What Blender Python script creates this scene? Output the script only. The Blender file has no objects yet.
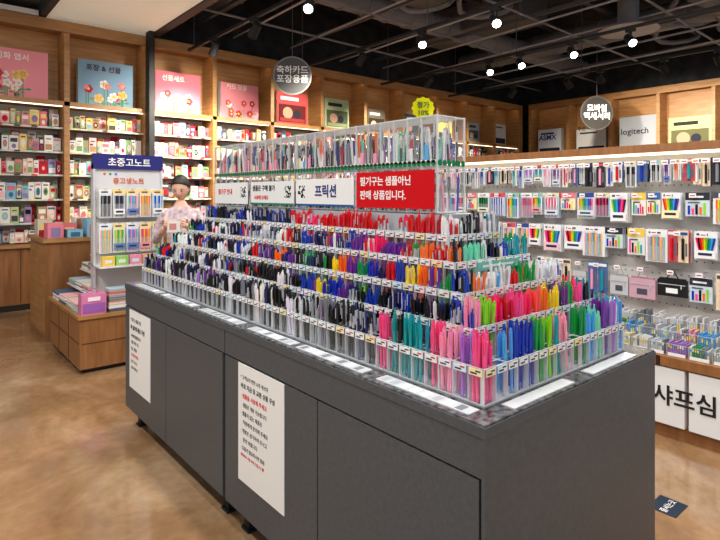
import bpy, math, random, bmesh
from mathutils import Vector, Matrix
random.seed(7)
R=random.random
U=random.uniform
scene=bpy.context.scene
try:
    scene.view_settings.view_transform='Standard'
except Exception: pass

# ---------------------------------------------------------------- materials
def newmat(name):
    m=bpy.data.materials.new(name); m.use_nodes=True
    nt=m.node_tree; b=nt.nodes['Principled BSDF']
    return m,nt,b
def lin(c): return tuple((max(0,v)**2.2) for v in c[:3])
MATS={}
def m_attr(key,rough,coat=0,spec=.5):
    m,nt,b=newmat(key)
    a=nt.nodes.new('ShaderNodeAttribute'); a.attribute_name='Col'
    nt.links.new(a.outputs['Color'],b.inputs['Base Color'])
    b.inputs['Roughness'].default_value=rough
    b.inputs['Coat Weight'].default_value=coat
    b.inputs['Specular IOR Level'].default_value=spec
    MATS[key]=m
m_attr('paint',.5); m_attr('gloss',.25,.15); m_attr('paper',.85,0,.2)
def m_plain(key,col,rough=.5,metal=0,emit=0,noise=None):
    m,nt,b=newmat(key)
    b.inputs['Base Color'].default_value=(*lin(col),1)
    b.inputs['Roughness'].default_value=rough
    b.inputs['Metallic'].default_value=metal
    if emit:
        b.inputs['Emission Color'].default_value=(*lin(col),1)
        b.inputs['Emission Strength'].default_value=emit
    if noise:
        tc=nt.nodes.new('ShaderNodeTexCoord'); n=nt.nodes.new('ShaderNodeTexNoise')
        mp=nt.nodes.new('ShaderNodeMapping'); mp.inputs['Scale'].default_value=noise[0]
        n.inputs['Scale'].default_value=noise[1]; n.inputs['Detail'].default_value=6
        cr=nt.nodes.new('ShaderNodeValToRGB')
        cr.color_ramp.elements[0].position=.3; cr.color_ramp.elements[1].position=.72
        cr.color_ramp.elements[0].color=(*lin(noise[2]),1); cr.color_ramp.elements[1].color=(*lin(noise[3]),1)
        nt.links.new(tc.outputs['Object'],mp.inputs['Vector']); nt.links.new(mp.outputs[0],n.inputs['Vector'])
        nt.links.new(n.outputs['Fac'],cr.inputs[0]); nt.links.new(cr.outputs[0],b.inputs['Base Color'])
    MATS[key]=m
m_plain('wood',(.68,.5,.3),.45,noise=((1,1,9),3,(.60,.425,.25),(.72,.53,.33)))
m_plain('woodv',(.6,.4,.24),.4,noise=((9,9,1),3,(.50,.33,.20),(.61,.42,.26)))
m_plain('cabinet',(.29,.30,.315),.42,noise=((1,1,1),60,(.275,.295,.315),(.315,.335,.355)))
m_plain('granite',(.2,.2,.2),.12,noise=((1,1,1),45,(.14,.14,.145),(.46,.46,.47)))
m_plain('black',(.09,.09,.095),.6)
m_plain('ceilblack',(.14,.14,.15),.9,noise=((1,1,1),4,(.10,.10,.105),(.20,.20,.21)))
m_plain('duct',(.5,.5,.52),.5,metal=.1)
m_plain('metal',(.7,.7,.72),.3,metal=1)
m_plain('milk',(.66,.68,.71),.3)
m_plain('cream_glow',(.95,.93,.85),.8,emit=.22)  # cream paint; weak emission stands in for light falling on the soffit
m_plain('wallwhite',(.9,.89,.87),.7)
m_plain('led',(1,.93,.8),.5,emit=3.2)
m_plain('lamp',(1,.98,.94),.5,emit=18)
m_plain('skin',(.86,.68,.59),.5)
m_plain('hair',(.12,.09,.08),.55)
def acr(key,fac,tint,diff):
    m=bpy.data.materials.new(key); m.use_nodes=True; nt=m.node_tree; nt.nodes.clear()
    o=nt.nodes.new('ShaderNodeOutputMaterial'); t=nt.nodes.new('ShaderNodeBsdfTransparent')
    t.inputs[0].default_value=(*tint,1)
    g=nt.nodes.new('ShaderNodeBsdfGlossy'); g.inputs['Roughness'].default_value=.08
    d=nt.nodes.new('ShaderNodeBsdfDiffuse'); d.inputs[0].default_value=(.85,.88,.9,1)
    m1=nt.nodes.new('ShaderNodeMixShader'); m1.inputs[0].default_value=diff
    nt.links.new(g.outputs[0],m1.inputs[1]); nt.links.new(d.outputs[0],m1.inputs[2])
    m2=nt.nodes.new('ShaderNodeMixShader'); m2.inputs[0].default_value=fac
    nt.links.new(t.outputs[0],m2.inputs[1]); nt.links.new(m1.outputs[0],m2.inputs[2])
    nt.links.new(m2.outputs[0],o.inputs[0]); MATS[key]=m
acr('acrylic',.10,(.98,.985,.985),.4)
acr('edge',.7,(.95,.97,.98),.8)
def floor_mat():
    m,nt,b=newmat('floor_concrete')
    tc=nt.nodes.new('ShaderNodeTexCoord')
    n=nt.nodes.new('ShaderNodeTexNoise'); n.inputs['Scale'].default_value=1.1; n.inputs['Detail'].default_value=9; n.inputs['Roughness'].default_value=.68; n.inputs['Distortion'].default_value=.6
    n2=nt.nodes.new('ShaderNodeTexNoise'); n2.inputs['Scale'].default_value=18; n2.inputs['Detail'].default_value=5
    cr=nt.nodes.new('ShaderNodeValToRGB')
    e=cr.color_ramp.elements; e[0].position=.30; e[0].color=(*lin((.47,.35,.245)),1); e[1].position=.68; e[1].color=(*lin((.72,.60,.475)),1)
    e2=e.new(.48); e2.color=(*lin((.59,.455,.325)),1)
    mx=nt.nodes.new('ShaderNodeMix'); mx.data_type='RGBA'; mx.blend_type='MULTIPLY'; mx.inputs['Factor'].default_value=.3
    nt.links.new(tc.outputs['Object'],n.inputs['Vector']); nt.links.new(tc.outputs['Object'],n2.inputs['Vector'])
    nt.links.new(n.outputs['Fac'],cr.inputs[0]); nt.links.new(cr.outputs[0],mx.inputs[6])
    cr2=nt.nodes.new('ShaderNodeValToRGB'); cr2.color_ramp.elements[0].position=.35;cr2.color_ramp.elements[0].color=(.6,.6,.6,1);cr2.color_ramp.elements[1].position=.6
    nt.links.new(n2.outputs['Fac'],cr2.inputs[0]); nt.links.new(cr2.outputs[0],mx.inputs[7])
    nt.links.new(mx.outputs[2],b.inputs['Base Color'])
    mr=nt.nodes.new('ShaderNodeMapRange'); mr.inputs['From Min'].default_value=.3; mr.inputs['From Max'].default_value=.7; mr.inputs['To Min'].default_value=.08; mr.inputs['To Max'].default_value=.24
    nt.links.new(n.outputs['Fac'],mr.inputs[0]); nt.links.new(mr.outputs[0],b.inputs['Roughness'])
    b.inputs['Coat Weight'].default_value=.45; b.inputs['Coat Roughness'].default_value=.07
    MATS['floor']=m
floor_mat()

# ---------------------------------------------------------------- mesh builder
class MB:
    def __init__(s): s.v=[];s.f=[];s.m=[];s.c=[];s.keys=[]
    def mi(s,k):
        if k not in s.keys: s.keys.append(k)
        return s.keys.index(k)
    def face(s,pts,col=(.8,.8,.8),mat='paint'):
        n=len(s.v); s.v.extend(pts); s.f.append(tuple(range(n,n+len(pts)))); s.m.append(s.mi(mat)); s.c.append(col)
    def box(s,x0,y0,z0,x1,y1,z1,col=(.8,.8,.8),mat='paint'):
        if x0>x1:x0,x1=x1,x0
        if y0>y1:y0,y1=y1,y0
        if z0>z1:z0,z1=z1,z0
        n=len(s.v)
        s.v.extend([(x0,y0,z0),(x1,y0,z0),(x1,y1,z0),(x0,y1,z0),(x0,y0,z1),(x1,y0,z1),(x1,y1,z1),(x0,y1,z1)])
        k=s.mi(mat)
        for q in ((0,3,2,1),(4,5,6,7),(0,1,5,4),(1,2,6,5),(2,3,7,6),(3,0,4,7)):
            s.f.append(tuple(n+i for i in q)); s.m.append(k); s.c.append(col)
    def cyl(s,p0,p1,r0,r1=None,n=8,col=(.8,.8,.8),mat='paint',caps=True):
        if r1 is None:r1=r0
        p0=Vector(p0);p1=Vector(p1);d=(p1-p0).normalized()
        a=Vector((1,0,0)) if abs(d.x)<.9 else Vector((0,1,0))
        u=d.cross(a).normalized();w=d.cross(u)
        b=len(s.v);k=s.mi(mat)
        for (p,r) in ((p0,r0),(p1,r1)):
            for i in range(n):
                t=2*math.pi*i/n; s.v.append(tuple(p+u*(math.cos(t)*r)+w*(math.sin(t)*r)))
        for i in range(n):
            j=(i+1)%n; s.f.append((b+i,b+j,b+n+j,b+n+i)); s.m.append(k); s.c.append(col)
        if caps:
            s.f.append(tuple(b+n+i for i in range(n))); s.m.append(k); s.c.append(col)
            s.f.append(tuple(b+n-1-i for i in range(n))); s.m.append(k); s.c.append(col)
    def ell(s,c,r,col,mat='paint',nu=16,nv=12):
        b=len(s.v);k=s.mi(mat)
        for j in range(nv+1):
            ph=math.pi*j/nv
            for i in range(nu):
                t=2*math.pi*i/nu
                s.v.append((c[0]+r[0]*math.sin(ph)*math.cos(t),c[1]+r[1]*math.sin(ph)*math.sin(t),c[2]+r[2]*math.cos(ph)))
        for j in range(nv):
            for i in range(nu):
                q=(b+j*nu+i,b+(j+1)*nu+i,b+(j+1)*nu+(i+1)%nu,b+j*nu+(i+1)%nu)
                s.f.append(q);s.m.append(k);s.c.append(col)
    def build(s,name,parent=None,smooth=False):
        me=bpy.data.meshes.new(name); me.from_pydata(s.v,[],s.f)
        for k in s.keys: me.materials.append(MATS[k])
        me.polygons.foreach_set('material_index',s.m)
        ca=me.color_attributes.new('Col','FLOAT_COLOR','CORNER')
        buf=[]
        for f,c in zip(s.f,s.c):
            l=lin(c); buf.extend([l[0],l[1],l[2],1.0]*len(f))
        ca.data.foreach_set('color',buf)
        if smooth: me.polygons.foreach_set('use_smooth',[True]*len(s.f))
        me.update()
        o=bpy.data.objects.new(name,me); scene.collection.objects.link(o)
        if parent: o.parent=parent
        return o

class PL:
    def __init__(s,mb,o,face):
        s.mb=mb;s.o=o;s.face=face
    def pt(s,a,b,d):
        ox,oy=s.o
        if s.face=='-y': return (ox+a,oy-d,b)
        if s.face=='-x': return (ox-d,oy-a,b)
        if s.face=='+x': return (ox+d,oy+a,b)
        if s.face=='+y': return (ox-a,oy+d,b)
    def box(s,a0,b0,a1,b1,d0,d1,col=(.8,.8,.8),mat='paint'):
        p=s.pt(a0,b0,d0);q=s.pt(a1,b1,d1); s.mb.box(*p,*q,col,mat)
    def disc(s,a,b,r,d,col,mat='paper',n=16,ry=None):
        ry=ry or r
        s.mb.face([s.pt(a+r*math.cos(2*math.pi*i/n),b+ry*math.sin(2*math.pi*i/n),d) for i in range(n)],col,mat)
    def rect(s,a0,b0,a1,b1,d,col,mat='paper'):
        s.mb.face([s.pt(a0,b0,d),s.pt(a1,b0,d),s.pt(a1,b1,d),s.pt(a0,b1,d)],col,mat)
    def cyl(s,a0,b0,d0,a1,b1,d1,r,col,mat='gloss',n=6,r1=None): s.mb.cyl(s.pt(a0,b0,d0),s.pt(a1,b1,d1),r,r1,n,col,mat)

ROT={'-y':(math.pi/2,0,0),'-x':(math.pi/2,0,-math.pi/2),'+x':(math.pi/2,0,math.pi/2)}
TM={}
def txt(parent,body,loc,size,face='-x',col=(.05,.05,.05),bold=.0,name='lettering',align='LEFT',rot=None):
    cu=bpy.data.curves.new(name,'FONT'); cu.body=body; cu.size=size; cu.extrude=.0004; cu.offset=bold*size; cu.align_x=align
    cu.resolution_u=2
    if col not in TM:
        m,nt,b=newmat('ink'); b.inputs['Base Color'].default_value=(*lin(col),1); b.inputs['Roughness'].default_value=.7; TM[col]=m
    cu.materials.append(TM[col])
    o=bpy.data.objects.new(name,cu); scene.collection.objects.link(o)
    o.location=loc; o.rotation_euler=rot or ROT[face]; o.parent=parent
    return o

# ---------------------------------------------------------------- room
m=MB(); m.face([(-5,-4,0),(14,-4,0),(14,9.2,0),(-5,9.2,0)],mat='floor'); m.build('floor')
m=MB(); m.box(-5,8.92,0,13.6,9.1,5.3,mat='ceilblack'); m.build('wall_back')
m=MB(); m.box(13.42,-4,0,13.6,8.92,5.3,mat='ceilblack'); m.build('wall_right')
m=MB(); m.box(-5,-4,5.3,13.6,9.1,5.4,mat='ceilblack'); m.build('ceiling')
m=MB()
m.box(1.5,5.2,4.0,2.9,8.9,4.12,mat='cream_glow')  # soffit panel, no lamp: brightness comes from the glow in its material
m.box(2.9,5.2,3.97,3.02,8.9,4.5,mat='black')
m.box(-3,5.2,4.15,1.42,8.9,4.25,(.45,.44,.42))
m.box(1.42,5.2,3.97,1.5,8.9,4.3,(.25,.25,.26))
m.build('trim_soffit')
m=MB(); m.box(-5,8.38,3.96,1.4,8.43,4.03,mat='wallwhite'); m.build('trim_1')

def rc(pal): return random.choice(pal)
PAL_CARD=[(.93,.92,.90)]*5+[(.93,.76,.76),(.90,.45,.50),(.95,.82,.5),(.55,.74,.84),(.78,.16,.22),(.5,.66,.45),(.82,.8,.7),(.3,.3,.35),(.9,.52,.58),(.7,.55,.42),(.95,.84,.78),(.75,.8,.6),(.55,.5,.66),(.78,.2,.25),(.25,.45,.6)]
PAL_MIX=[(.9,.9,.9)]*4+[(.2,.3,.6),(.8,.2,.2),(.15,.15,.17),(.15,.15,.17),(.3,.6,.5),(.9,.7,.2),(.5,.4,.6),(.3,.55,.8),(.9,.6,.65)]
def product(P,a,b,w,h,d,pal):
    c=rc(pal); t=U(.008,.04); sh=R()
    if sh<.25:
        P.box(a,b+h*.1,a+w,b+h,d-.004,d,c,'paper')
        P.disc(a+w/2,b+h*.45,w*.33,d+.012,rc(pal),n=10,ry=h*.24); P.disc(a+w*.4,b+h*.5,w*.05,d+.014,(.1,.1,.1),n=6); P.disc(a+w*.6,b+h*.5,w*.05,d+.014,(.1,.1,.1),n=6)
        P.rect(a+w*.1,b+h*.8,a+w*.9,b+h*.93,d+.002,rc(pal)); return
    P.box(a,b,a+w,b+h,d-t,d,c,'paper')
    c2=rc(pal+[(.1,.1,.1)]); c3=rc(pal)
    k=R()
    if k<.35:
        P.rect(a+w*.12,b+h*.55,a+w*.88,b+h*.82,d+.002,c2); P.disc(a+w*.5,b+h*.28,w*.25,d+.002,c3,n=8,ry=h*.16)
    elif k<.7:
        P.disc(a+w/2,b+h*.45,w*.32,d+.002,c2,n=10,ry=h*.25); P.disc(a+w/2,b+h*.45,w*.18,d+.003,c3,n=8,ry=h*.14)
        P.rect(a+w*.2,b+h*.8,a+w*.8,b+h*.87,d+.002,(.3,.25,.25))
    else:
        P.rect(a+w*.1,b+h*.1,a+w*.9,b+h*.45,d+.002,c2); P.rect(a+w*.1,b+h*.5,a+w*.55,b+h*.62,d+.002,c3)
        P.rect(a+w*.2,b+h*.74,a+w*.8,b+h*.80,d+.002,(.2,.2,.2))
def poster(P,a,b,w,h,d,bg,kind):
    P.box(a,b,a+w,b+h,d-.12,d,(.8,.8,.78),'paper')
    P.rect(a,b,a+w,b+h,d+.002,bg)
    if kind=='flower':
        for i in range(11):
            x=a+U(.12,.88)*w;y=b+U(.12,.5)*h;r=U(.05,.09)*w
            c=rc([(.98,.95,.95),(.85,.3,.38),(.9,.55,.62),(.98,.8,.5),(.75,.2,.3)])
            P.box(x-.006,b+.02,x+.006,y,d+.002,d+.004,(.35,.55,.35),'paper')
            P.disc(x+r,b+(y-b)*.4,r*.6,d+.0045,(.4,.6,.4),n=8,ry=r*.25)
            for k in range(5):
                P.disc(x+r*.6*math.cos(k*1.256),y+r*.6*math.sin(k*1.256),r*.5,d+.005+i*.0006,c,n=9)
            P.disc(x,y,r*.3,d+.0125,(.95,.8,.3),n=8)
    elif kind=='photo':
        P.rect(a+w*.06,b+h*.08,a+w*.94,b+h*.62,d+.004,tuple(v*.5 for v in bg))
        P.disc(a+w*.35,b+h*.36,w*.16,d+.006,(.75,.6,.5)); P.disc(a+w*.65,b+h*.34,w*.12,d+.007,(.2,.2,.25)); P.rect(a+w*.1,b+h*.1,a+w*.9,b+h*.2,d+.008,tuple(v*.8 for v in bg))
        P.rect(a+w*.12,b+h*.75,a+w*.7,b+h*.86,d+.006,(.95,.95,.95) if sum(bg)<1.8 else (.2,.2,.2))
    elif kind=='plain':
        P.rect(a+w*.12,b+h*.82,a+w*.7,b+h*.88,d+.004,(.25,.25,.28))
        P.rect(a+w*.06,b+h*.08,a+w*.94,b+h*.34,d+.003,(.16,.19,.24))
LV=[2.78,2.46,2.12,1.80,1.46,1.14]
def bay(P,a0,a1,pal,post,lv=LV,top=3.95,dispz=2.78):
    P.box(a0-.035,0,a0+.035,top,-.45,0,mat='wood')
    P.box(a0,3.85,a1,top,-.45,.02,mat='wood')
    P.box(a0,3.80,a1,3.85,-.03,.02,mat='wood')
    P.box(a0,dispz,a1,dispz+.06,-.45,.0,mat='wood')
    P.box(a0,dispz+.06,a1,3.85,-.45,-.42,mat='wood')
    P.box(a0+.06,3.835,a1-.06,3.849,-.09,-.06,mat='led')
    P.box(a0,.87,a1,dispz,-.45,-.42,(.84,.82,.78),'paper')
    P.box(a0,0,a1,.83,-.45,-.02,mat='woodv'); P.box(a0,.83,a1,.87,-.45,.03,mat='wood')
    P.box((a0+a1)/2-.004,.1,(a0+a1)/2+.004,.8,-.02,-.017,(.2,.13,.08))
    P.box(a0+.04,.0,a1,.08,-.02,-.01,(.15,.12,.1))
    P.box(a0+.05,dispz-.012,a1-.05,dispz-.002,-.06,-.04,mat='led')
    lv2=lv+[.87]
    for i,z in enumerate(lv2):
        if 0<i<len(lv2)-1:
            P.box(a0+.035,z,a1-.035,z+.02,-.42,-.08,mat='wood')
            P.box(a0+.035,z-.003,a1-.035,z+.022,-.08,-.07,(.85,.84,.8),'gloss')
            for q in range(5): P.rect(a0+.08+q*.2,z+.0,a0+.15+q*.2,z+.02,-.069,rc([(.95,.95,.6),(.9,.3,.3),(.3,.3,.3),(.6,.8,.7)]))
        if i>0:
            hmax=lv2[i-1]-z-.04
            for dd,hf in ((-.3,1),(-.12,.8)):
                a=a0+.05
                while a<a1-.08:
                    w=min(U(.045,.115),a1-.05-a); h=hmax*hf*U(.7,.98)
                    if dd>-.2 and R()<.12: a+=w; continue
                    product(P,a,z+.021,w,h,dd-U(0,.04),pal); a+=w+U(.003,.010)
    if post: poster(P,a0+.17,dispz+.061,*post[0],-.14,*post[1:])

posts=[((.66,.66),(.93,.66,.7),'flower'),((.72,.66),(.92,.58,.62),'flower'),((.76,.66),(.50,.63,.73),'flower'),((.74,.66),(.84,.46,.52),'flower'),
 ((.72,.62),(.90,.54,.58),'flower'),((.68,.6),(.78,.32,.32),'photo'),((.6,.6),(.68,.74,.56),'photo'),((.5,.5),(.4,.36,.3),'photo'),((.45,.5),(.35,.38,.42),'photo'),
 ((.5,.5),(.82,.75,.42),'plain'),((.45,.5),(.6,.7,.75),'photo'),((.5,.55),(.8,.8,.8),'plain')]
for k in range(-2,11):
    a0=.65+1.10*k; m=MB(); P=PL(m,(0,8.4),'-y')
    bay(P,a0,a0+1.10,PAL_CARD if k<6 else PAL_MIX,posts[(k+1)%12] if k>-2 else None)
    if k==10: P.box(12.72,0,12.9,3.95,-.45,0,mat='wood')
    o=m.build('wall_shelf_unit')
    if -1<=k<=3: txt(o,['민선지','민화 엽서','포장 & 선물','선물세트','카드 모음'][k+1],(a0+.27,8.53,3.36),.10,'-y',(.95,.93,.9) if k!=1 else (.3,.2,.25),.02)
rp=[((.66,.75),(.88,.91,.95),'plain'),((.75,.66),(.86,.86,.84),'plain'),((.86,.85),(.66,.68,.71),'none'),((.84,.72),(.80,.80,.55),'photo'),((.8,.6),(.8,.8,.8),'photo')]
for k in range(5):
    m=MB(); P=PL(m,(12.9,8.28),'-x'); a0=1.08*k+.1
    bay(P,a0,a0+1.08,PAL_MIX,rp[k],[2.5,2.16,1.82,1.48,1.14],3.95,2.45)
    o=m.build('wall_shelf_unit')
    if k==2: txt(o,'logitech',(13.03,8.28-a0-.2,2.95),.2,'-x',(.12,.12,.14),.01)
    if k==0: txt(o,'ASMX',(13.03,8.28-a0-.2,2.98),.19,'-x',(.1,.2,.6),.02)
    if k==1: txt(o,'무선 마우스',(13.03,8.28-a0-.2,3.15),.12,'-x',(.1,.1,.12),.02)
m=MB(); m.box(2.82,8.22,0,2.90,8.38,4.0,mat='black'); m.build('pillar')

def round_sign(x,y,z,r,lines,col):
    m=MB(); yaw=math.radians(-35)
    n=Vector((math.sin(yaw),-math.cos(yaw),0)); c=Vector((x,y,z))
    m.cyl(c-n*.02,c,r,n=40,col=tuple(v*1.5 for v in col),mat='paper'); m.cyl(c,c+n*.002,r*.93,n=40,col=col,mat='paper')
    m.cyl(c+Vector((0,0,r)),c+Vector((0,0,5.3-z)),.006,n=6,col=(.4,.4,.4))
    o=m.build('round_hanging_sign')
    for i,t in enumerate(lines):
        txt(o,t,tuple(c+n*.01+Vector((0,0,.04*r/.3-i*.14*r/.3))),.135*r/.3,col=(1,1,1),bold=.02,align='CENTER',rot=(math.pi/2,0,yaw))
round_sign(4.95,7.6,3.52,.32,['축하카드','포장용품'],(.38,.385,.39))
round_sign(11.2,5.5,3.26,.36,['모바일','액세서리'],(.20,.19,.18))

# ---------------------------------------------------------------- ceiling services
m=MB()
for (y,z,r) in ((6.9,4.75,.2),(3.0,4.8,.26)):
    m.cyl((3.2,y,z),(13.3,y,z),r,n=20,mat='duct')
    for i in range(20): m.cyl((3.4+i*.5,y,z),(3.44+i*.5,y,z),r+.02,n=20,mat='duct')
m.cyl((10.9,.5,4.85),(10.9,8.8,4.85),.24,n=20,mat='duct')
for i in range(16): m.cyl((10.9,.7+i*.5,4.85),(10.9,.74+i*.5,4.85),.26,n=20,mat='duct')
m.box(3.1,4.4,4.72,4.3,8.8,5.2,(.42,.42,.43)); m.box(6.2,3.4,4.8,7.1,6.6,5.2,(.38,.38,.39)); m.box(8.2,5.4,4.7,9.1,7.9,5.2,(.36,.36,.37))
for i in range(7): m.box(3.09,4.5+i*.6,4.71,4.31,4.54+i*.6,5.2,(.55,.55,.55))
for k in range(5):
    m.cyl((9.0,3.9,4.20+k*.03),(9.0,3.9,4.215+k*.03),.46-.075*k,.44-.075*k,n=32,col=(.7,.7,.71))
m.cyl((9.0,3.9,4.32),(9.0,3.9,5.25),.16,n=16,mat='duct')
ad=m.build('air_duct')
m=MB()
for i in range(6): m.box(3.1,1.0+i*1.3,5.08,13.3,1.12+i*1.3,5.29,(.24,.24,.25))
m.build('ceiling_beams')
m=MB()
for i in range(5): m.box(3.8+i*2,0,4.42,3.86+i*2,8.8,4.48,(.32,.32,.34))
for i in range(8): m.cyl((3+i*1.15,0,4.30+.03*(i%3)),(3.3+i*1.2,8.8,4.30+.03*(i%3)),.018,n=6,col=(.66,.66,.68))
for i in range(5): m.cyl((3.1,1.6+i*1.55,4.36),(13.3,1.9+i*1.55,4.36),.020,n=6,col=(.5,.5,.52))
for i in range(12): m.cyl((3.8+(i%5)*2.,1.5+(i//3)*1.8,4.45),(3.8+(i%5)*2.,1.5+(i//3)*1.8,5.3),.01,n=6,col=(.35,.35,.35))
for i in range(10):
    x=4+U(0,8); y=2+U(0,5)
    for k in range(8):
        t0=k/8;t1=(k+1)/8
        m.cyl((x+t0*1.1,y+.3*math.sin(t0*6),4.95-.35*math.sin(t0*3.1)),(x+t1*1.1,y+.3*math.sin(t1*6),4.95-.35*math.sin(t1*3.1)),.045,n=8,col=(.5,.5,.52))
m.build('cable_conduits',ad)
spots={3.42:[4.92,6.13,7.3],5.42:[3.9,5.1,6.4],7.5:[3.22,4.05,4.92,5.52,6.9],9.6:[2.8,3.58,4.65,5.26,6.5]}
def aim_light(kind,name,loc,target,energy,color,parent=None,**kw):
    l=bpy.data.lights.new(name,kind); l.energy=energy; l.color=color
    for k,v in kw.items(): setattr(l,k,v)
    o=bpy.data.objects.new(name,l); scene.collection.objects.link(o)
    o.location=loc; d=Vector(target)-Vector(loc); o.rotation_euler=d.to_track_quat('-Z','Y').to_euler()
    if parent: o.parent=parent
    return o
for x,ys in spots.items():
    m=MB(); m.box(x-.02,1.5,3.78,x+.02,8.2,3.82,mat='black')
    for y in (2,5,8): m.cyl((x,y,3.8),(x,y,5.3),.008,n=6,col=(.3,.3,.3))
    tr=m.build('light_track')
    for i,y in enumerate(ys):
        c=Vector((x,y,3.62))
        tgt=Vector((x,8.6,1.9)) if (y>5.8) else (Vector((12.9,y,1.8)) if x>8 else Vector((x-2.2,y-2.5,1.0)))
        d=(tgt-c).normalized()
        m=MB(); m.cyl((x,y,3.78),(x,y,3.65),.02,n=8,mat='black'); m.box(x-.03,y-.06,3.74,x+.03,y+.06,3.78,mat='black')
        m.cyl(c-d*.12,c+d*.08,.05,.065,n=14,mat='black'); m.cyl(c+d*.081,c+d*.085,.05,n=14,mat='lamp')
        so=m.build('track_spotlight')
        aim_light('SPOT','spot_lamp',c+d*.13,tgt,380 if y>5.8 or x>8 else 190,(1,.90,.75),so,spot_size=1.5,spot_blend=.6,shadow_soft_size=.05)

def added_fill(x,y,l,e,z=4.45):  # added fill lamp above the view to brighten the room, with an invented housing
    m=MB(); m.box(x-.12,y-l/2,z,x+.12,y+l/2,z+.06,mat='black'); m.cyl((x,y,z+.06),(x,y,5.3),.01,n=6,mat='black')
    o=m.build('added_fill_housing')
    a=aim_light('AREA','added_fill_lamp',(x,y,z-.01),(x,y,0),e,(1,.96,.90),o,shape='RECTANGLE',size=.22,size_y=l-.05)
added_fill(1.6,1.8,3.0,130); added_fill(-1.0,3.0,3.0,150); added_fill(3.1,2.0,3.0,130); added_fill(.2,-.8,2.2,80); added_fill(.3,6.0,2.2,130)

w=bpy.data.worlds.new('world'); scene.world=w; w.use_nodes=True
w.node_tree.nodes['Background'].inputs[0].default_value=(.98,.98,1,1); w.node_tree.nodes['Background'].inputs[1].default_value=.68

# ---------------------------------------------------------------- island cabinets
IX0,IX1,IY0,IY1,IH=1.15,2.21,.86,3.82,.95
YM=(IY0+IY1)/2
def cabinet(y0,y1):
    m=MB()
    m.box(IX0+.012,y0+.01,.12,IX1-.012,y1-.003,IH-.035,mat='cabinet')
    ym=(y0+y1)/2
    for (a,b) in ((y0+.02,ym-.003),(ym+.003,y1-.006)):
        m.box(IX0,a,.125,IX0+.012,b,IH-.15,mat='cabinet'); m.box(IX1-.012,a,.125,IX1,b,IH-.15,mat='cabinet')
    m.box(IX0,y0,IH-.143,IX1,y1-.003,IH-.035,mat='cabinet')
    m.box(IX0-.004,y0-.004,IH-.035,IX1+.004,y1,IH-.006,mat='cabinet')
    m.box(IX0,y0,IH-.006,IX1,y1,IH,mat='granite')
    for x in (IX0+.06,IX1-.1):
        for y in (y0+.08,y1-.12):
            m.box(x,y,0,x+.045,y+.045,.12,mat='black')
            m.box(x-.01,y-.01,0,x+.055,y+.055,.012,mat='black')
    return m
c1=cabinet(IY0,YM); c1.box(IX0-.002,IY0-.002,.12,IX1+.002,IY0+.01,IH-.035,mat='cabinet'); c1=c1.build('display_cabinet')
c2=cabinet(YM+.004,IY1).build('display_cabinet')
def notice(y0,y1,z0,z1,lines):
    m=MB()
    m.box(IX0-.004,y0,z0,IX0-.001,y1,z1,(.93,.93,.92),'paper')
    o=m.build('paper_notice')
    z=z1-.045
    for (t,s,c,b) in lines:
        txt(o,t,(IX0-.0045,y1-.025,z-s),s,'-x',c,b); z-=s*1.75
K=(.08,.08,.08);RD=(.85,.1,.12)
notice(1.82,2.20,.28,.80,[('* 고객님의 편한 쇼핑 계산대',.02,K,.0),('바로 지금 및 교환 상품 구성',.025,K,.015),('· 샘플을 사용해 주세요',.024,RD,.01),('   샘플은 개봉 가능합니다',.021,K,0),('· 샘플이 없는 제품은',.022,K,.0),('   직원에게 문의해 주세요',.022,K,.0),('· 개봉은 삼가하여 주시고',.022,K,.0),('   문의 바랍니다',.022,K,.0),('· 도움이 필요하시면 말씀',.02,K,0),('매장에서 사용 부탁 드립니다 ♥',.015,RD,0)])
notice(3.33,3.72,.28,.79,[('* 필기구 샘플 안내',.026,K,.01),('꼭 읽어주세요 구성',.034,K,.03),('· 사용해 물품입니다',.024,K,.01),('  샘플 개봉 가능',.024,K,0),('· 없는 제품은',.024,K,.0),('  문의해 주세요',.024,RD,.01),('· 삼가 주시고',.024,K,.0),('  문의 바랍니다',.022,K,.0)])
m=MB()
y=IY0+.07
while y<IY1-.4:
    l=U(.34,.5); m.box(IX0+.02,y,IH,IX0+.07,y+l,IH+.003,(.76,.78,.80),'gloss')
    for i in range(8): m.box(IX0+.027,y+.03+i*l/8.5,IH+.003,IX0+.062,y+.055+i*l/8.5,IH+.0035,rc([(.6,.63,.66),(.45,.47,.5),(.9,.9,.9)]),'paper')
    y+=l+U(.03,.1)
for x in (1.3,1.75): m.box(x,IY0+.012,IH,x+.33,IY0+.055,IH+.003,(.84,.85,.86),'gloss')
m.build('price_label_strips')

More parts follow.
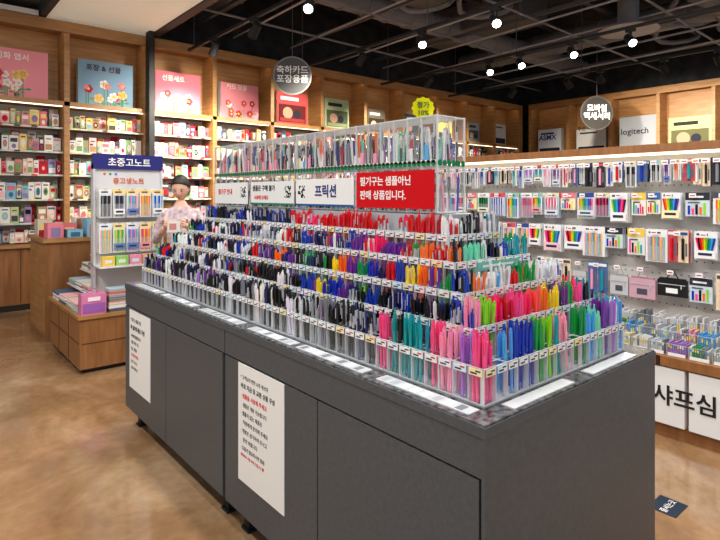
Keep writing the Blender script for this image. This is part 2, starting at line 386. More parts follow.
# ---------------------------------------------------------------- pen rack
blk=(.06,.06,.08);nav=(.1,.13,.35);blu=(.08,.22,.68);red=(.82,.07,.12);wht=(.93,.93,.94);gry=(.5,.52,.55)
org=(.98,.42,.08);pur=(.42,.18,.58);grn=(.08,.58,.28);yel=(.97,.85,.12);pnk=(.98,.3,.58);tea=(.05,.6,.65);lim=(.55,.85,.15);sky=(.28,.65,.92);lil=(.66,.46,.82);hot=(.98,.12,.42);mint=(.45,.85,.72);pst=(.98,.62,.74);cor=(1,.35,.3)
def pal(side,t,s):
    if side=='L':
        if t==4: return rc([red]*8+[(.7,.06,.1),hot]) if s<.52 else rc([blk,nav,wht,blu,blk,blk])
        if t==3:
            if s<.1: return [org,red,pur,org,grn][int(s*50)%5]
            if s<.2: return rc([red,hot,pur,blu])
            if s<.5: return rc([blu,red,nav,blk,wht,pur])
            return rc([blu,nav,blk,blk,red,wht])
        if t==2:
            if s<.3: return [blu,grn,grn,pur,org,yel,blu,lil,red,nav][int(s*55)%10]
            if s<.55: return rc([blu,blu,nav,pur,grn,org,blk])
            return rc([blu,nav,blk,blk,red,wht])
        if t==1:
            if s<.12: return rc([wht,blk,nav,blu])
            if s<.4: return rc([blu,blk,blu,yel,lim,nav,pur,blk,wht])
            return rc([blk,blk,blk,wht,blu,red,nav,gry])
        if s<.10: return [pur,pnk,tea,lil,sky,pst][int(s*100)%6]
        if s<.16: return rc([tea,pnk,blk,sky])
        if s<.62: return rc([blk,blk,blk,nav,blk,gry,blk,wht])
        return rc([wht,blk,gry,pur,blk,lil,blk,nav])
    if side=='N':
        if t==0: return [pnk,lil,sky,blu,blu,grn,lim,tea,pst,hot,grn,sky,mint,pur,lil,sky][min(15,int(s*16))]
        if t==1: return [pst,lim,hot,red,pnk,hot,cor,org,org,yel,pur,grn,pnk,tea][min(13,int(s*14))]
        if t==2: return rc([wht,wht,grn,org,red,blk,sky])
        if t==3: return rc([mint,tea,wht,blu,blk])
        return rc([wht,blk,red,wht,tea])
    return rc([blk,blu,red,wht,pnk,tea,org,grn,gry,nav])
RX0,RX1,RY0,RY1=1.24,2.11,.93,3.75
NT=5;DX=.07;DY=.092;DZ=.085;ZT=1.06
rack=bpy.data.objects.new('pen_display_rack',None); scene.collection.objects.link(rack)
ma=MB(); mp=MB()
PR=1.2
def pen(mb,x,y,z0,z1,c,style,tilt=(0,0)):
    tx,ty=tilt
    def q(t): return (x+tx*t,y+ty*t,z0+(z1-z0)*t)
    L=z1-z0
    body = c
    if style==1: body=tuple(v*.5+.4 for v in c)
    if style==3: body=(.12,.12,.13)
    if style==4: body=(.18,.18,.2)
    mb.cyl(q(0),q(.6),.0038*PR,.0044*PR,6,body,'gloss',caps=False)
    if style==2:
        mb.cyl(q(.6),q(.9),.0046*PR,.0044*PR,6,c,'gloss'); mb.cyl(q(.9),q(1),.0026*PR,.0022*PR,6,c,'gloss')
    elif style==4:
        mb.cyl(q(.6),q(.86),.0046*PR,.0044*PR,6,(.74,.76,.79),'gloss'); mb.cyl(q(.86),q(1),.0036*PR,.0032*PR,6,c,'gloss')
    else:
        mb.cyl(q(.6),q(.95),.0052*PR,.005*PR,6,c,'gloss',caps=False); mb.cyl(q(.95),q(1),.005*PR,.0026*PR,6,tuple(v*.8 for v in c),'gloss')
    a=q(.78); mb.box(a[0]-.0085,a[1]-.0012,a[2]-.01,a[0]-.0065,a[1]+.0012,a[2]+L*.16,(.75,.75,.78) if style in(1,3) else c,'gloss')
for t in range(NT):
    x0=RX0+DX*t;x1=RX1-DX*t;y0=RY0+DY*t;y1=RY1-DY*t;zt=ZT+DZ*t;zb=zt-.105
    zlow=IH if t==0 else ZT+DZ*(t-1)-.104
    ma.box(x0,y0,zlow,x1,y1,zb,mat='milk')
    for side in 'LNRF':
        fc={'L':'-x','N':'-y','R':'+x','F':'+y'}[side]
        o={'L':(x0,y1),'N':(x0,y0),'R':(x1,y0),'F':(x1,y1)}[side]
        ln=(y1-y0) if side in 'LR' else (x1-x0)
        P=PL(ma,o,fc); PP=PL(mp,o,fc)
        P.rect(0,zb,ln,zt,0,(1,1,1),'acrylic')
        P.box(0,zt-.003,ln,zt,-.001,.002,mat='edge'); P.box(0,zb,ln,zb+.004,0,.002,mat='edge')
        P.box(0,zt-.003,ln,zt,-.035,-.033,mat='edge')
        n=max(1,round(ln/.056)); w_=ln/n
        for i in range(n):
            a=i*w_
            P.box(a-.0012,zb,a+.0012,zt,-.012,.001,mat='edge'); P.box(a-.001,zt-.003,a+.001,zt,-.06,0,mat='edge')
            lab=rc([(.93,.93,.93)]*6+[(.95,.9,.7),(.85,.92,.95)])
            P.box(a+.005,zt-.024,a+w_-.005,zt-.004,.002,.0035,lab,'paper')
            P.rect(a+.010,zt-.020,a+w_*.6,zt-.015,.0038,(.25,.25,.25)); P.rect(a+w_*.5,zt-.0125,a+w_-.01,zt-.0080,.0038,rc([(.8,.15,.15),(.2,.2,.25),(.2,.3,.7)]))
            s=(a+w_/2)/ln
            if side=='L': s=1-s
            if R()<.025: continue
            c=pal(side,t,s); st=random.choice([0,0,1,2,3,2,4,0])
            if side=='N' and t<2: st=random.choice([0,0,0,2])
            if side=='L' and t==0 and s<.16: st=random.choice([0,0,2])
            lenp=U(.045,.078)
            if t==0: lenp=U(.060,.095)
            if t==0 and (side=='N' or s<.16): lenp=U(.085,.105)
            if t==1 and side=='N': lenp=U(.07,.09)
            if t==4: lenp=U(.05,.08)
            fill=U(.65,1.1)
            for j in range(9):
                if R()>fill: continue
                aa=a+w_*(.2+.3*(j%3))+U(-.004,.004); dd=-.012-.017*(j//3)+U(-.003,.003)
                p=PP.pt(aa,0,dd)
                z1=zt+lenp+U(-.024,.008)
                cc=tuple(max(0,min(1,v+U(-.05,.05))) for v in c)
                if R()<.1: cc=pal(side,t,s)
                pen(mp,p[0],p[1],zb+.003,z1,cc,st,(U(-.011,.011),U(-.011,.011)))
HX0,HX1,HY0,HY1=1.58,1.75,1.41,3.36
ma.box(HX0-.02,HY0-.03,1.38,HX1+.02,HY1+.03,1.47,mat='milk')
for z in (1.475,1.66,1.855): ma.box(HX0,HY0,z,HX1,HY1,z+.004,mat='edge')
nm=4
for i in range(nm*6+1):
    y=HY0+(HY1-HY0)*i/(nm*6); e=.006 if i%6==0 else .0025
    ma.box(HX0-.001,y-e/2,1.475,HX0+.008,y+e/2,1.86,mat='edge'); ma.box(HX1-.008,y-e/2,1.475,HX1+.001,y+e/2,1.86,mat='edge')
    if i%6==0: ma.face([(HX0,y,1.48),(HX1,y,1.48),(HX1,y,1.86),(HX0,y,1.86)],mat='acrylic')
for y in (HY0,HY1):
    for k in range(4): ma.box(HX0+.17*k/3-.001,y-.001,1.475,HX0+.17*k/3+.001,y+.001,1.86,mat='edge')
ma.face([(HX0,HY0,1.475),(HX0,HY1,1.475),(HX0,HY1,1.86),(HX0,HY0,1.86)],mat='acrylic')
ma.face([(HX1,HY0,1.475),(HX1,HY1,1.475),(HX1,HY1,1.86),(HX1,HY0,1.86)],mat='acrylic')
y=HY0+.02
while y<HY1-.02:
    for zz in (1.48,1.665):
        for x in (HX0+.02,HX0+.06,HX0+.10,HX1-.02):
            if R()<.78: pen(mp,x,y+U(-.006,.006),zz,zz+U(.11,.17),rc([blk,blu,red,wht,wht,wht,gry,lil,org,mint,nav,gry,pst]),random.choice([1,2,4,0]),(U(-.014,.014),U(-.014,.014)))
    if R()<.35: mp.box(HX0+.012,y-.010,1.665,HX0+.014,y+.012,1.665+U(.05,.09),rc([wht,wht,(.95,.9,.7),sky,pst]),'paper')
    y+=.022
P=PL(ma,(HX0,HY1),'-x')
a=.0
while a<HY1-HY0-.02:
    P.disc(a+.0125,1.672,.013,.004,(.1,.5,.3),n=8); a+=.026
P.box(0,1.672,HY1-HY0,1.684,.002,.004,(.9,.93,.9),'paper')
PN=PL(ma,(HX0,HY0),'-y')
for i in range(6): PN.disc(.015+.028*i,1.672,.013,.004,(.1,.5,.3),n=8)
P.box(.98,1.49,1.455,1.625,.004,.008,(.92,.93,.93),'paper'); P.box(1.475,1.49,1.945,1.645,.004,.008,(.80,.07,.11),'paper')
P.box(.50,1.49,.96,1.62,.004,.008,(.90,.91,.91),'paper'); P.box(.02,1.49,.46,1.62,.004,.008,(.90,.91,.91),'paper')
for (q0) in (.99,.365,.86):
    for i in range(7):
        for j in range(7):
            if R()<.5: P.rect(q0+.01+i*.009,1.53+j*.009,q0+.019+i*.009,1.539+j*.009,.0085,(.1,.1,.1))
P.rect(.98,1.49,1.455,1.50,.0085,(.15,.35,.6)); P.rect(.50,1.49,.96,1.50,.0085,(.1,.5,.35))
PN2=PL(ma,(1.46,.93+DY*3),'-y'); PN2.box(.1,1.275,.36,1.305,.004,.007,(.45,.72,.68),'paper'); PN2.rect(.13,1.285,.32,1.294,.0075,(.95,.95,.95))
rk=ma.build('acrylic_tiers',rack); mp.build('assorted_pens',rack)
def ltxt(t,a,z,s,c,b=.02): txt(rack,t,(HX0-.009,HY1-a,z),s,'-x',c,b)
ltxt('필기구는 샘플아닌',1.50,1.59,.042,(.97,.97,.97)); ltxt('판매 상품입니다.',1.50,1.53,.042,(.97,.97,.97))
ltxt('프릭션',1.15,1.54,.065,(.15,.2,.45),.03); ltxt('샘플은 구매 불가',.52,1.57,.036,K); ltxt('사용해 보세요',.54,1.52,.028,RD)
ltxt('필기구 안내',.07,1.55,.04,RD)
m=MB(); c=Vector((1.60,1.50,1.895)); n=Vector((-.6,-.8,0)).normalized(); u=Vector((.8,-.6,0))
pts=[]
for i in range(24):
    r=.042 if i%2 else .048; t=2*math.pi*i/24; pts.append(tuple(c+u*(math.cos(t)*r)+Vector((0,0,math.sin(t)*r))))
m.face(pts,(.78,.78,.08),'paper'); m.cyl(c-n*.004-Vector((0,0,.045)),c-n*.004,.003,n=6,col=(.9,.9,.9)); o=m.build('yellow_price_card')
txt(o,'정가',tuple(c+n*.003+Vector((0,0,.003))),.028,col=(.2,.3,.1),bold=.02,align='CENTER',rot=(math.pi/2,0,math.radians(-36.9)))
txt(o,'10%',tuple(c+n*.003-Vector((0,0,.028))),.028,col=(.2,.3,.1),bold=.02,align='CENTER',rot=(math.pi/2,0,math.radians(-36.9)))

# ---------------------------------------------------------------- packs
VIV=[red,org,yel,lim,grn,tea,sky,blu,pur,pnk,hot,blk]
HEADS=[(.9,.9,.92),(.2,.3,.6),(.85,.3,.35),(.95,.95,.95),(.3,.3,.35),(.85,.82,.7),(.55,.75,.7)]
def pen_pack(P,a,b,w,h,d,cols,card=(.88,.89,.90),head=None):
    P.box(a,b,a+w,b+h,d-.004,d,card,'paper')
    P.rect(a,b+h*.82,a+w,b+h,d+.001,head or rc(HEADS))
    P.rect(a+w*.15,b+h*.88,a+w*.7,b+h*.93,d+.002,(.3,.3,.35))
    n=max(1,int(w/.015))
    for i in range(n):
        x=a+w*.1+(w*.8)*(i+.5)/n; c=cols[i%len(cols)]
        P.cyl(x,b+h*.06,d+.006,x,b+h*.55,d+.006,.0045,tuple(v*.5+.4 for v in c))
        P.cyl(x,b+h*.5,d+.006,x,b+h*.78,d+.006,.0055,c)
    if R()<.4: P.box(a+w*.04,b+h*.12,a+w*.96,b+h*.32,d+.013,d+.0145,rc([(.92,.92,.93),(.93,.9,.8),(.8,.86,.9),(.9,.6,.65),(.4,.5,.75)]),'paper'); P.rect(a+w*.2,b+h*.18,a+w*.8,b+h*.25,d+.015,(.25,.25,.3))
def fan_pack(P,a,b,w,h,d,cols):
    P.box(a,b,a+w,b+h,d-.004,d,(.90,.90,.91),'paper')
    n=max(7,int(w/.014)); cx=a+w/2
    for i in range(n):
        f=(i+.5)/n-.5; c=cols[i%len(cols)]
        P.cyl(cx+f*w*.45,b+h*.06,d+.007,cx+f*w*.9,b+h*.78,d+.007,.0035,c,r1=.0058)
    P.box(a+w*.05,b+h*.05,a+w*.95,b+h*.34,d+.012,d+.014,rc([(.92,.92,.93),(.95,.9,.7),(.8,.88,.92),(.9,.75,.78)]),'paper')
    P.rect(a+w*.2,b+h*.16,a+w*.8,b+h*.25,d+.015,(.2,.2,.3)); P.rect(a+w*.1,b+h*.86,a+w*.6,b+h*.93,d+.001,(.3,.3,.35))
def blister(P,a,b,w,h,d):
    P.box(a,b,a+w,b+h,d-.004,d,rc([(.9,.9,.91),(.9,.9,.91),(.82,.83,.85),(.3,.4,.6),(.9,.82,.7),(.2,.2,.22),(.75,.3,.35)]),'paper')
    c=rc([blk,gry,wht,blu,tea,pst,red,blk])
    P.cyl(a+w*.5,b+h*.1,d+.01,a+w*.5,b+h*.75,d+.01,min(.012,w*.15),c); P.cyl(a+w*.5,b+h*.75,d+.01,a+w*.5,b+h*.84,d+.01,.003,gry)
    P.rect(a+w*.08,b+h*.86,a+w*.92,b+h*.95,d+.002,rc(HEADS)); P.rect(a+w*.72,b+h*.2,a+w*.9,b+h*.6,d+.002,(.4,.4,.45))
def pouch(P,a,b,w,h,d,c):
    P.box(a,b,a+w,b+h*.6,d-.03,d,c,'paint'); P.box(a+w*.06,b+h*.6,a+w*.94,b+h*.66,d-.025,d-.005,tuple(v*.8 for v in c),'paint')
    P.box(a+w*.05,b+h*.42,a+w*.95,b+h*.45,d,d+.003,(.72,.72,.74),'gloss'); P.box(a+w*.8,b+h*.3,a+w*.84,b+h*.43,d+.003,d+.006,(.75,.75,.77),'gloss')
    P.rect(a+w*.3,b+h*.12,a+w*.7,b+h*.3,d+.002,(.95,.95,.95) if sum(c)<1.5 else (.3,.3,.35))
    for f in (.3,.7): P.cyl(a+w*f,b+h*.64,d-.015,a+w*.5,b+h*.98,d-.015,.004,tuple(v*.9 for v in c))
def carton(P,a,b,w,h,d,k):
    c=[(.90,.89,.85),(.86,.86,.87),(.91,.88,.78),(.78,.83,.87)][k%4]
    P.box(a,b,a+w,b+h,d-.025,d,c,'paper')
    P.rect(a,b+h*.68,a+w,b+h,d+.001,[(.25,.4,.65),(.85,.45,.5),(.2,.2,.24),(.4,.65,.6),(.9,.75,.3)][k%5]); P.rect(a+w*.15,b+h*.78,a+w*.75,b+h*.86,d+.002,(.93,.93,.93))
    n=5
    for i in range(n):
        hh=h*(.25+.06*((i*3+k)%5)); P.box(a+w*(.1+.16*i),b+h*.08,a+w*(.2+.16*i),b+h*.08+hh,d+.001,d+.004,VIV[(k+i*2)%12],'gloss')
    P.rect(a+w*.1,b+h*.55,a+w*.6,b+h*.6,d+.002,(.3,.3,.35))

# ---------------------------------------------------------------- right gondola
m=MB(); P=PL(m,(4.35,3.95),'-x'); W=3.6
P.box(0,.0,W,1.86,-.06,0,(.88,.87,.85),'paper'); P.box(-.03,0,0,1.9,-.08,.06,mat='woodv'); P.box(W,0,W+.03,1.9,-.08,.06,mat='woodv')
P.box(-.03,1.86,W+.03,1.92,-.08,.1,mat='woodv')
P.box(.02,1.84,W-.02,1.858,.06,.08,mat='led')
for b in range(11):
    for a_ in range(70): P.rect(.04+a_*.05,.62+b*.11,.05+a_*.05,.63+b*.11,.0005,(.45,.43,.4))
P.box(0,0,W,.10,.0,.62,mat='woodv'); P.box(0,.46,W,.52,0,.66,mat='woodv'); P.box(0,.1,W,.46,0,.6,mat='woodv')
for k in range(9): P.box(k*.42+.005,.46,k*.42+.03,.52,.655,.662,(.2,.1,.05))
e0=3.95-1.25
for e in [e0-.42*i for i in range(7)]+[e0+.42]:
    P.box(max(0,e)+.012,.09,min(W,e+.42)-.012,.45,.6,.652,(.9,.91,.92),'gloss')
gond=m.build('gondola_shelf')
txt(gond,'샤프심',(4.35-.655,1.45,.225),.135,'-x',K,.02)
txt(gond,'지우개',(4.35-.655,2.62,.225),.135,'-x',K,.02)
m=MB(); P=PL(m,(4.35,3.95),'-x')
rows=[(1.60,.20,.06,'s'),(1.33,.23,.13,'m'),(1.05,.24,.15,'l'),(.76,.25,.15,'x')]
for (b,h,w0,kd) in rows:
    a=.04
    while a<W-.1:
        w=w0*U(.7,1.35); w=min(w,W-a-.01)
        hh=h*U(.76,1); base=int(R()*12); rain=VIV[base:]+VIV; k=R(); b1=b+h-hh; st=U(-.004,.01)
        for q in range(3):
            dd=.06+.03*q+U(0,.012); aq=a+st*q
            if kd=='s':
                if k<.5: blister(P,aq,b1,w,hh,dd)
                else: pen_pack(P,aq,b1,w,hh,dd,[rc([pur,pst,blk,lil,blk,blu,gry,tea,hot,org])]*2+[wht])
            elif kd=='m':
                if k<.5: pen_pack(P,aq,b1,w,hh,dd,rain)
                elif k<.62: fan_pack(P,aq,b1,w,hh,dd,rain)
                elif k<.74: carton(P,aq,b1+hh*.2,w,hh*.8,dd,base)
                else: pen_pack(P,aq,b1,w,hh,dd,[rc(VIV),rc([blk,gry,wht])],card=[(.88,.88,.9),(.2,.2,.22),(.7,.76,.82)][base%3])
            elif kd=='l':
                if k<.5: fan_pack(P,aq,b1,w,hh,dd,rain)
                elif k<.66: blister(P,aq,b1,w*.45,hh,dd); blister(P,aq+w*.5,b1,w*.45,hh,dd)
                elif k<.8: carton(P,aq,b1+hh*.15,w,hh*.85,dd,base)
                else: pen_pack(P,aq,b1,w,hh,dd,[pst,mint,lil,yel])
            else:
                if q<2: continue
                if k<.6: pouch(P,a,b1,w,hh,dd,rc([blk,blk,(.12,.12,.14),(.76,.76,.77),(.56,.6,.65),(.8,.62,.68)]))
                elif k<.85: blister(P,a,b1,w*.45,hh,dd); blister(P,a+w*.5,b1,w*.45,hh,dd)
                else: carton(P,a,b1,w,hh*.8,dd,base)
        P.cyl(a+w/2,b+h-.015,0,a+w/2,b+h-.015,.16,.003,(.7,.7,.7),'metal')
        P.box(a+w/2-.022,b+h-.035,a+w/2+.022,b+h-.005,.16,.162,(.93,.93,.93),'paper'); P.rect(a+w/2-.015,b+h-.025,a+w/2+.015,b+h-.018,.1625,(.7,.15,.15))
        a+=w+U(.006,.022)
a=.02
while a<W-.1:
    w=U(.09,.13)
    for (dd,hz) in ((.62,.075),(.46,.12),(.30,.17)):
        P.rect(a,.521,a+w,.521+hz,dd,(1,1,1),'acrylic')
        P.box(a,.519+hz,a+w,.521+hz,dd-.002,dd+.001,mat='edge'); P.box(a,.521,a+.002,.521+hz,dd-.13,dd,mat='edge')
        x=a+.006; c=rc([wht,wht,gry,blk,(.8,.85,.88),pst,sky,(.9,.85,.6),lil,grn,(.75,.8,.78),wht]); 
        while x<a+w-.015:
            h=hz*U(.9,1.2); cc=c if R()<.75 else rc([wht,gry,wht])
            P.box(x,.523,x+.011,.521+h,dd-.10,dd-.012,tuple(v*.88 for v in cc),'gloss'); P.rect(x+.001,.53+h*.5,x+.010,.53+h*.7,dd-.0115,rc([wht,gry,yel,sky])); x+=.0135
        P.box(a+.01,.523,a+w-.01,.543,dd+.002,dd+.004,(.93,.93,.93),'paper')
    a+=w+.004
m.build('stationery_packs',gond)

m=MB(); P=PL(m,(7.4,7.2),'-x')
P.box(0,0,4.2,1.75,-.06,0,(.88,.88,.87),'paper'); P.box(0,1.75,4.2,1.8,-.08,.05,mat='wood'); P.box(0,0,4.2,.5,0,.5,mat='woodv')
for b in (1.45,1.15,.85,.55):
    a=.03
    while a<4.1:
        w=U(.08,.16); pen_pack(P,a,b,w,.24,.06,[rc(VIV+[wht,gry,wht]) for _ in range(3)]); a+=w+.01
m.build('gondola_shelf')

# ---------------------------------------------------------------- left fixtures
m=MB()
m.box(1.155,5.08,.04,2.2,6.29,.49,mat='woodv'); m.box(1.19,5.12,0,2.16,6.25,.04,(.1,.08,.07))
for y in (5.48,5.88): m.box(1.152,y-.003,.06,1.156,y+.003,.46,(.25,.15,.08))
m.box(1.152,5.1,.255,1.1555,6.27,.262,(.3,.18,.1)); m.box(1.17,5.077,.255,2.18,5.081,.262,(.3,.18,.1)); 
m.box(1.14,5.065,.47,2.215,6.3,.50,mat='wood')
m.build('drawer_unit')
m=MB()
def stack(x,y,z,w,l,h):
    zz=z
    while zz<z+h:
        t=U(.006,.014); j=U(-.008,.008)
        m.box(x+j,y+j,zz,x+w+j,y+l+j,zz+t*.85,rc([(.93,.92,.9)]*4+[(.85,.75,.7),(.7,.8,.85),(.9,.7,.7),(.75,.75,.5),(.5,.52,.56),(.85,.5,.4),(.35,.4,.5)]),'paper'); zz+=t
for i in range(4):
    stack(1.17,5.12+i*.29+(.12 if i==0 else 0),.501,.2,.24,.07)
for (z,x) in ((.62,1.30),(.76,1.42),(.90,1.52)):
    m.box(x,5.42,z,2.1,6.25,z+.012,(.92,.92,.93),'gloss')
    for i in range(3): stack(x+.01,5.44+i*.27,z+.012,.19,.23,U(.05,.09))
for x in (1.6,2.08): 
    for y in (5.44,6.2): m.box(x,y,.5,x+.015,y+.015,.9,(.85,.85,.86),'gloss')
for i in range(3): stack(1.40+i*.25,5.10,.501,.21,.15,U(.1,.2))
m.build('notebook_stacks')
m=MB()
m.box(1.17,5.085,.501,1.37,5.2,.68,(.85,.5,.68),'gloss'); m.box(1.18,5.081,.52,1.36,5.085,.60,(.6,.38,.68),'paper'); m.box(1.22,5.079,.62,1.32,5.081,.655,(.98,.9,.95),'paper')
for k in range(8):
    t0=math.pi*k/8; t1=math.pi*(k+1)/8
    m.cyl((1.27-.04*math.cos(t0),5.14,.68+.045*math.sin(t0)),(1.27-.04*math.cos(t1),5.14,.68+.045*math.sin(t1)),.005,n=6,col=(.8,.4,.6))
m.build('pink_gift_box')
m=MB(); P=PL(m,(1.34,5.33),'-y')
P.box(0,.905,.59,1.78,-.05,0,(.84,.84,.85),'gloss'); P.box(-.02,.505,.0,1.82,-.07,.02,(.8,.8,.82),'gloss'); P.box(.59,.505,.61,1.82,-.07,.02,(.8,.8,.82),'gloss')
P.box(-.02,1.78,.61,1.92,-.06,.024,(.13,.13,.45),'gloss')
P.box(-.02,.89,.61,.905,-.05,.22,(.9,.9,.92),'gloss'); P.box(0,.505,.59,.89,-.05,.0,(.78,.77,.75))
P.rect(0,.905,.59,1.0,.218,(1,1,1),'acrylic')
for q in range(3): P.disc(.08+.05*q,1.735,.012,.002,[(.9,.4,.2),(.3,.6,.3),(.3,.5,.8)][q],n=10)
bd=m.build('notebook_display_stand')
txt(bd,'초중고노트',(1.635,5.30,1.815),.085,'-y',(.95,.95,.95),.015,align='CENTER')
txt(bd,'중고생노트',(1.635,5.325,1.65),.062,'-y',(.85,.42,.18),.02,align='CENTER')
m=MB(); P=PL(m,(1.34,5.33),'-y')
for r_,(b,h) in enumerate(((1.34,.26),(1.02,.27))):
    for i in range(5):
        a=.0+i*.118
        cols=[[blk,gry,blk],[gry,blk,nav],[mint,lil,pst,sky],[org,yel,pnk,lim],[sky,blu,wht]][i] if r_==0 else [[pst,mint,yel],[lim,yel,tea],[sky,lil,pst],[org,pnk,yel],[yel,lim,blu]][i]
        for q in range(3): pen_pack(P,a+.003*q,b-.004*q,.106,h,.04+.035*q,cols,head=rc([(.9,.92,.95),(.95,.85,.6),(.7,.8,.9)]))
        P.cyl(a+.055,b+h-.01,0,a+.055,b+h-.01,.15,.003,(.7,.7,.7),'metal')
for i in range(5):
    c=[(.95,.8,.3),(.6,.85,.4),(.95,.6,.75),(.98,.75,.5),(.6,.8,.9)][i]
    P.box(.01+i*.117,.906,.115+i*.117,.99,.14,.2,c,'paper'); P.rect(.03+i*.117,.93,.09+i*.117,.96,.2015,(.95,.95,.95))
m.build('pen_set_packs',bd)
m=MB()
m.box(1.135,6.42,0,2.9,7.3,1.04,mat='woodv'); m.box(1.11,6.39,1.04,2.93,7.33,1.08,mat='wood')
m.box(1.132,6.45,.08,1.1355,6.85,1.0,mat='wood'); m.box(1.132,6.87,.08,1.1355,7.27,1.0,mat='wood')
m.build('wooden_counter')
m=MB()
for i in range(9):
    for j in range(3):
        x=1.16+i*.19;y=6.45+j*.27;h=U(.05,.2)
        m.box(x,y,1.081,x+.15,y+.2,1.081+h,rc(PAL_CARD),'paper'); m.box(x+.03,y-.002,1.09,x+.12,y,1.081+h*.7,rc(PAL_CARD),'paper')
m.build('gift_boxes')

m=MB(); m.box(2.82,1.0,0.0,2.98,1.13,.002,(.16,.2,.26),'paper'); fs=m.build('floor_sticker')
txt(fs,'줄서는곳',(2.83,1.05,.0025),.038,col=(.95,.95,.95),rot=(0,0,0))

# ---------------------------------------------------------------- woman
wom=bpy.data.objects.new('woman',None); scene.collection.objects.link(wom)
def skin_mesh(name,pts,edges,root=0,sub=2):
    me=bpy.data.meshes.new(name); me.from_pydata([p[0] for p in pts],edges,[])
    o=bpy.data.objects.new(name,me); scene.collection.objects.link(o)
    sk=o.modifiers.new('s','SKIN'); 
    for i,p in enumerate(pts):
        r=p[1]; sv=me.skin_vertices[0].data[i]; sv.radius=(r,r) if not isinstance(r,tuple) else r; sv.use_root=(i==root)
    sb=o.modifiers.new('b','SUBSURF'); sb.levels=sub; sb.render_levels=sub
    dg=bpy.context.evaluated_depsgraph_get(); dg.update()
    m2=bpy.data.meshes.new_from_object(o.evaluated_get(dg)); bpy.data.objects.remove(o)
    o2=bpy.data.objects.new(name,m2); scene.collection.objects.link(o2); o2.parent=wom
    for p in m2.polygons: p.use_smooth=True
    return o2
m_plain('shirt',(.62,.52,.55),.8,noise=((1,1,1),26,(.62,.46,.52),(.86,.84,.84)))
m_plain('trousers',(.2,.2,.24),.8)
m_plain('shoes',(.12,.12,.12),.6)
pts=[((0,0,.93),(.15,.11)),((0,.0,1.08),(.125,.09)),((0,.01,1.22),(.135,.095)),((0,.01,1.345),(.115,.08)),((0,.005,1.435),(.062,.055)),((0,-.01,1.51),(.045,.045)),
 ((-.135,.01,1.375),.052),((-.19,.02,1.25),.046),((-.215,.0,1.13),.041),((-.16,-.14,1.20),.036),((-.09,-.25,1.27),.027),
 ((.135,.01,1.375),.052),((.19,.02,1.25),.046),((.215,.0,1.13),.041),((.16,-.14,1.20),.036),((.09,-.25,1.27),.027),
 ((-.09,0,.85),.095),((-.10,-.01,.5),.062),((-.10,.02,.28),.055),((-.10,.03,.09),.038),((-.11,-.10,.045),.035),
 ((.09,0,.85),.095),((.10,-.01,.5),.062),((.10,.02,.28),.055),((.10,.03,.09),.038),((.11,-.10,.045),.035)]
ed=[(0,1),(1,2),(2,3),(3,4),(4,5),(3,6),(6,7),(7,8),(8,9),(9,10),(3,11),(11,12),(12,13),(13,14),(14,15),(0,16),(16,17),(17,18),(18,19),(19,20),(0,21),(21,22),(22,23),(23,24),(24,25)]
body=skin_mesh('body',pts,ed)
bm=body.data; bm.materials.clear()
for k in ('shirt','trousers','skin','shoes'): bm.materials.append(MATS[k])
for p in bm.polygons:
    c=p.center
    if c.z<.10: p.material_index=3
    elif c.z<.92: p.material_index=1
    elif c.z>1.445 and abs(c.x)<.08: p.material_index=2
    elif c.y<-.215: p.material_index=2
    else: p.material_index=0
def hand(sx):
    W0=Vector((.09*sx,-.25,1.27))
    fw=Vector((-.45*sx,-.80,.35)).normalized(); up=Vector((0,-.35,.93)); up=(up-fw*up.dot(fw)).normalized(); sd=fw.cross(up)
    pts=[(tuple(W0),.024),(tuple(W0+fw*.035),(.027,.02)),(tuple(W0+fw*.07),(.03,.016))]; ed=[(0,1),(1,2)]
    for i,(o,l) in enumerate(((.027,.066),(.009,.075),(-.009,.07),(-.026,.055))):
        b=W0+fw*.082+up*o; n=len(pts)
        pts.append((tuple(b),.0095)); pts.append((tuple(b+fw*l*.45-sd*sx*l*.15),.0085)); pts.append((tuple(b+fw*l*.62-sd*sx*l*.42),.008)); pts.append((tuple(b+fw*l*.58-sd*sx*l*.72),.0065))
        ed+=[(2,n),(n,n+1),(n+1,n+2),(n+2,n+3)]
    b=W0+fw*.03+up*.028; n=len(pts)
    pts+= [(tuple(b),.012),(tuple(b+fw*.025+up*.022-sd*sx*.01),.0105),(tuple(b+fw*.05+up*.028-sd*sx*.022),.008)]
    ed+=[(1,n),(n,n+1),(n+1,n+2)]
    h=skin_mesh('hand',pts,ed); h.data.materials.clear(); h.data.materials.append(MATS['skin'])
hand(1); hand(-1)
def head():
    m=bpy.data.meshes.new('head'); b=bmesh.new(); bmesh.ops.create_uvsphere(b,u_segments=48,v_segments=40,radius=1)
    for v in b.verts:
        x,y,z=v.co
        s=1.0
        if z<-.1: s=1-.27*((-.1-z)/.9)**1.2
        yy=y*(.092 if y>0 else .086)
        v.co=Vector((x*.073*s,yy*(1 if z>-.1 else (1-.12*(-.1-z))) ,z*.112))
        if y<0:
            dx=v.co.x/.010; dz=(v.co.z+.022)/.018
            v.co.y-=.014*math.exp(-dx*dx-dz*dz)
            dx=v.co.x/.007; dz=(v.co.z+.002)/.022
            v.co.y-=.006*math.exp(-dx*dx-dz*dz)
            for sx in(-1,1):
                dx=(v.co.x-.028*sx)/.016; dz=(v.co.z-.004)/.012
                v.co.y+=.005*math.exp(-dx*dx-dz*dz)
            dx=v.co.x/.018; dz=(v.co.z+.092)/.014
            v.co.y-=.006*math.exp(-dx*dx-dz*dz)
    b.to_mesh(m); b.free()
    for p in m.polygons: p.use_smooth=True
    m.materials.append(MATS['skin']); o=bpy.data.objects.new('head',m); scene.collection.objects.link(o); return o
hd=head()
q=MB()
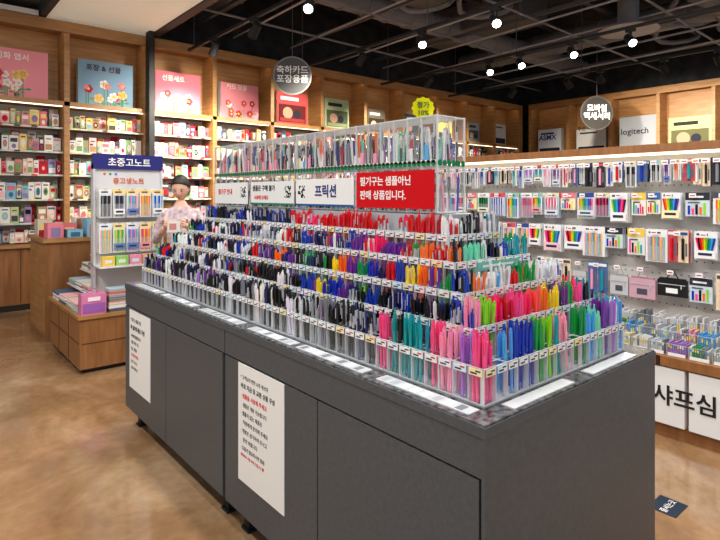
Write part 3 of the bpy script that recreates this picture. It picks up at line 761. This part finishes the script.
for sx in (-1,1):
    q.ell((.027*sx,-.0735,.003),(.0125,.004,.005),(.93,.92,.9),'gloss'); q.ell((.027*sx,-.0768,.002),(.0055,.002,.005),(.08,.05,.04),'gloss')
    q.ell((.027*sx,-.0755,.008),(.0145,.0035,.0018),(.1,.06,.05)); q.ell((.028*sx,-.0775,.024),(.015,.003,.0022),(.2,.14,.12))
    q.ell((.071*sx,.012,-.008),(.007,.014,.024),(.85,.66,.56),'skin')
q.ell((0,-.0785,-.057),(.016,.004,.0036),(.78,.42,.42)); q.ell((0,-.079,-.051),(.014,.004,.0026),(.74,.38,.38))
fc=q.build('face_features',smooth=True)
def hairm():
    m=bpy.data.meshes.new('hair'); b=bmesh.new(); bmesh.ops.create_uvsphere(b,u_segments=72,v_segments=60,radius=1)
    kill=[]
    for v in b.verts:
        x,y,z=v.co
        line=.60-.85*abs(x-.15)**1.3
        if z<-.72: kill.append(v)
        elif y<0.02 and z<line: kill.append(v)
        elif y<.30 and z<-.12-.9*(y-.02): kill.append(v)
        n=1+.008*math.sin(math.atan2(y,x)*22)
        v.co=Vector((x*.081*n,y*.102*n+.006,z*.117+.004))
    bmesh.ops.delete(b,geom=kill,context='VERTS'); b.to_mesh(m); b.free()
    for p in m.polygons: p.use_smooth=True
    m.materials.append(MATS['hair']); o=bpy.data.objects.new('hair',m); scene.collection.objects.link(o)
    s=o.modifiers.new('t','SOLIDIFY'); s.thickness=.012; s.offset=-1; return o
hr=hairm()
q=MB(); q.ell((0,.115,.03),(.038,.032,.038),(.1,.07,.06),'hair'); q.ell((0,.13,-.05),(.027,.024,.08),(.1,.07,.06),'hair'); bun=q.build('ponytail',smooth=True)
he=bpy.data.objects.new('head_pivot',None); scene.collection.objects.link(he); he.parent=wom; he.location=(0,-.02,1.60); he.rotation_euler=(math.radians(24),0,math.radians(-8))
for o in (hd,fc,hr,bun): o.parent=he
q=MB(); q.box(-.05,-.392,1.24,.05,-.384,1.33,(.85,.82,.78),'paper'); q.box(-.035,-.394,1.26,.02,-.392,1.31,(.75,.5,.5),'paper'); bk=q.build('held_card',wom)
wom.location=(1.88,4.68,0); wom.rotation_euler=(0,0,math.radians(-30))

# ---------------------------------------------------------------- camera
cam=bpy.data.cameras.new('camera'); co=bpy.data.objects.new('camera',cam); scene.collection.objects.link(co)
co.location=(0,0,1.55); co.rotation_euler=(math.pi/2,0,math.radians(-40.2))
cam.sensor_width=36; cam.lens=27.05; cam.shift_y=-76/720; cam.clip_start=.05
scene.camera=co
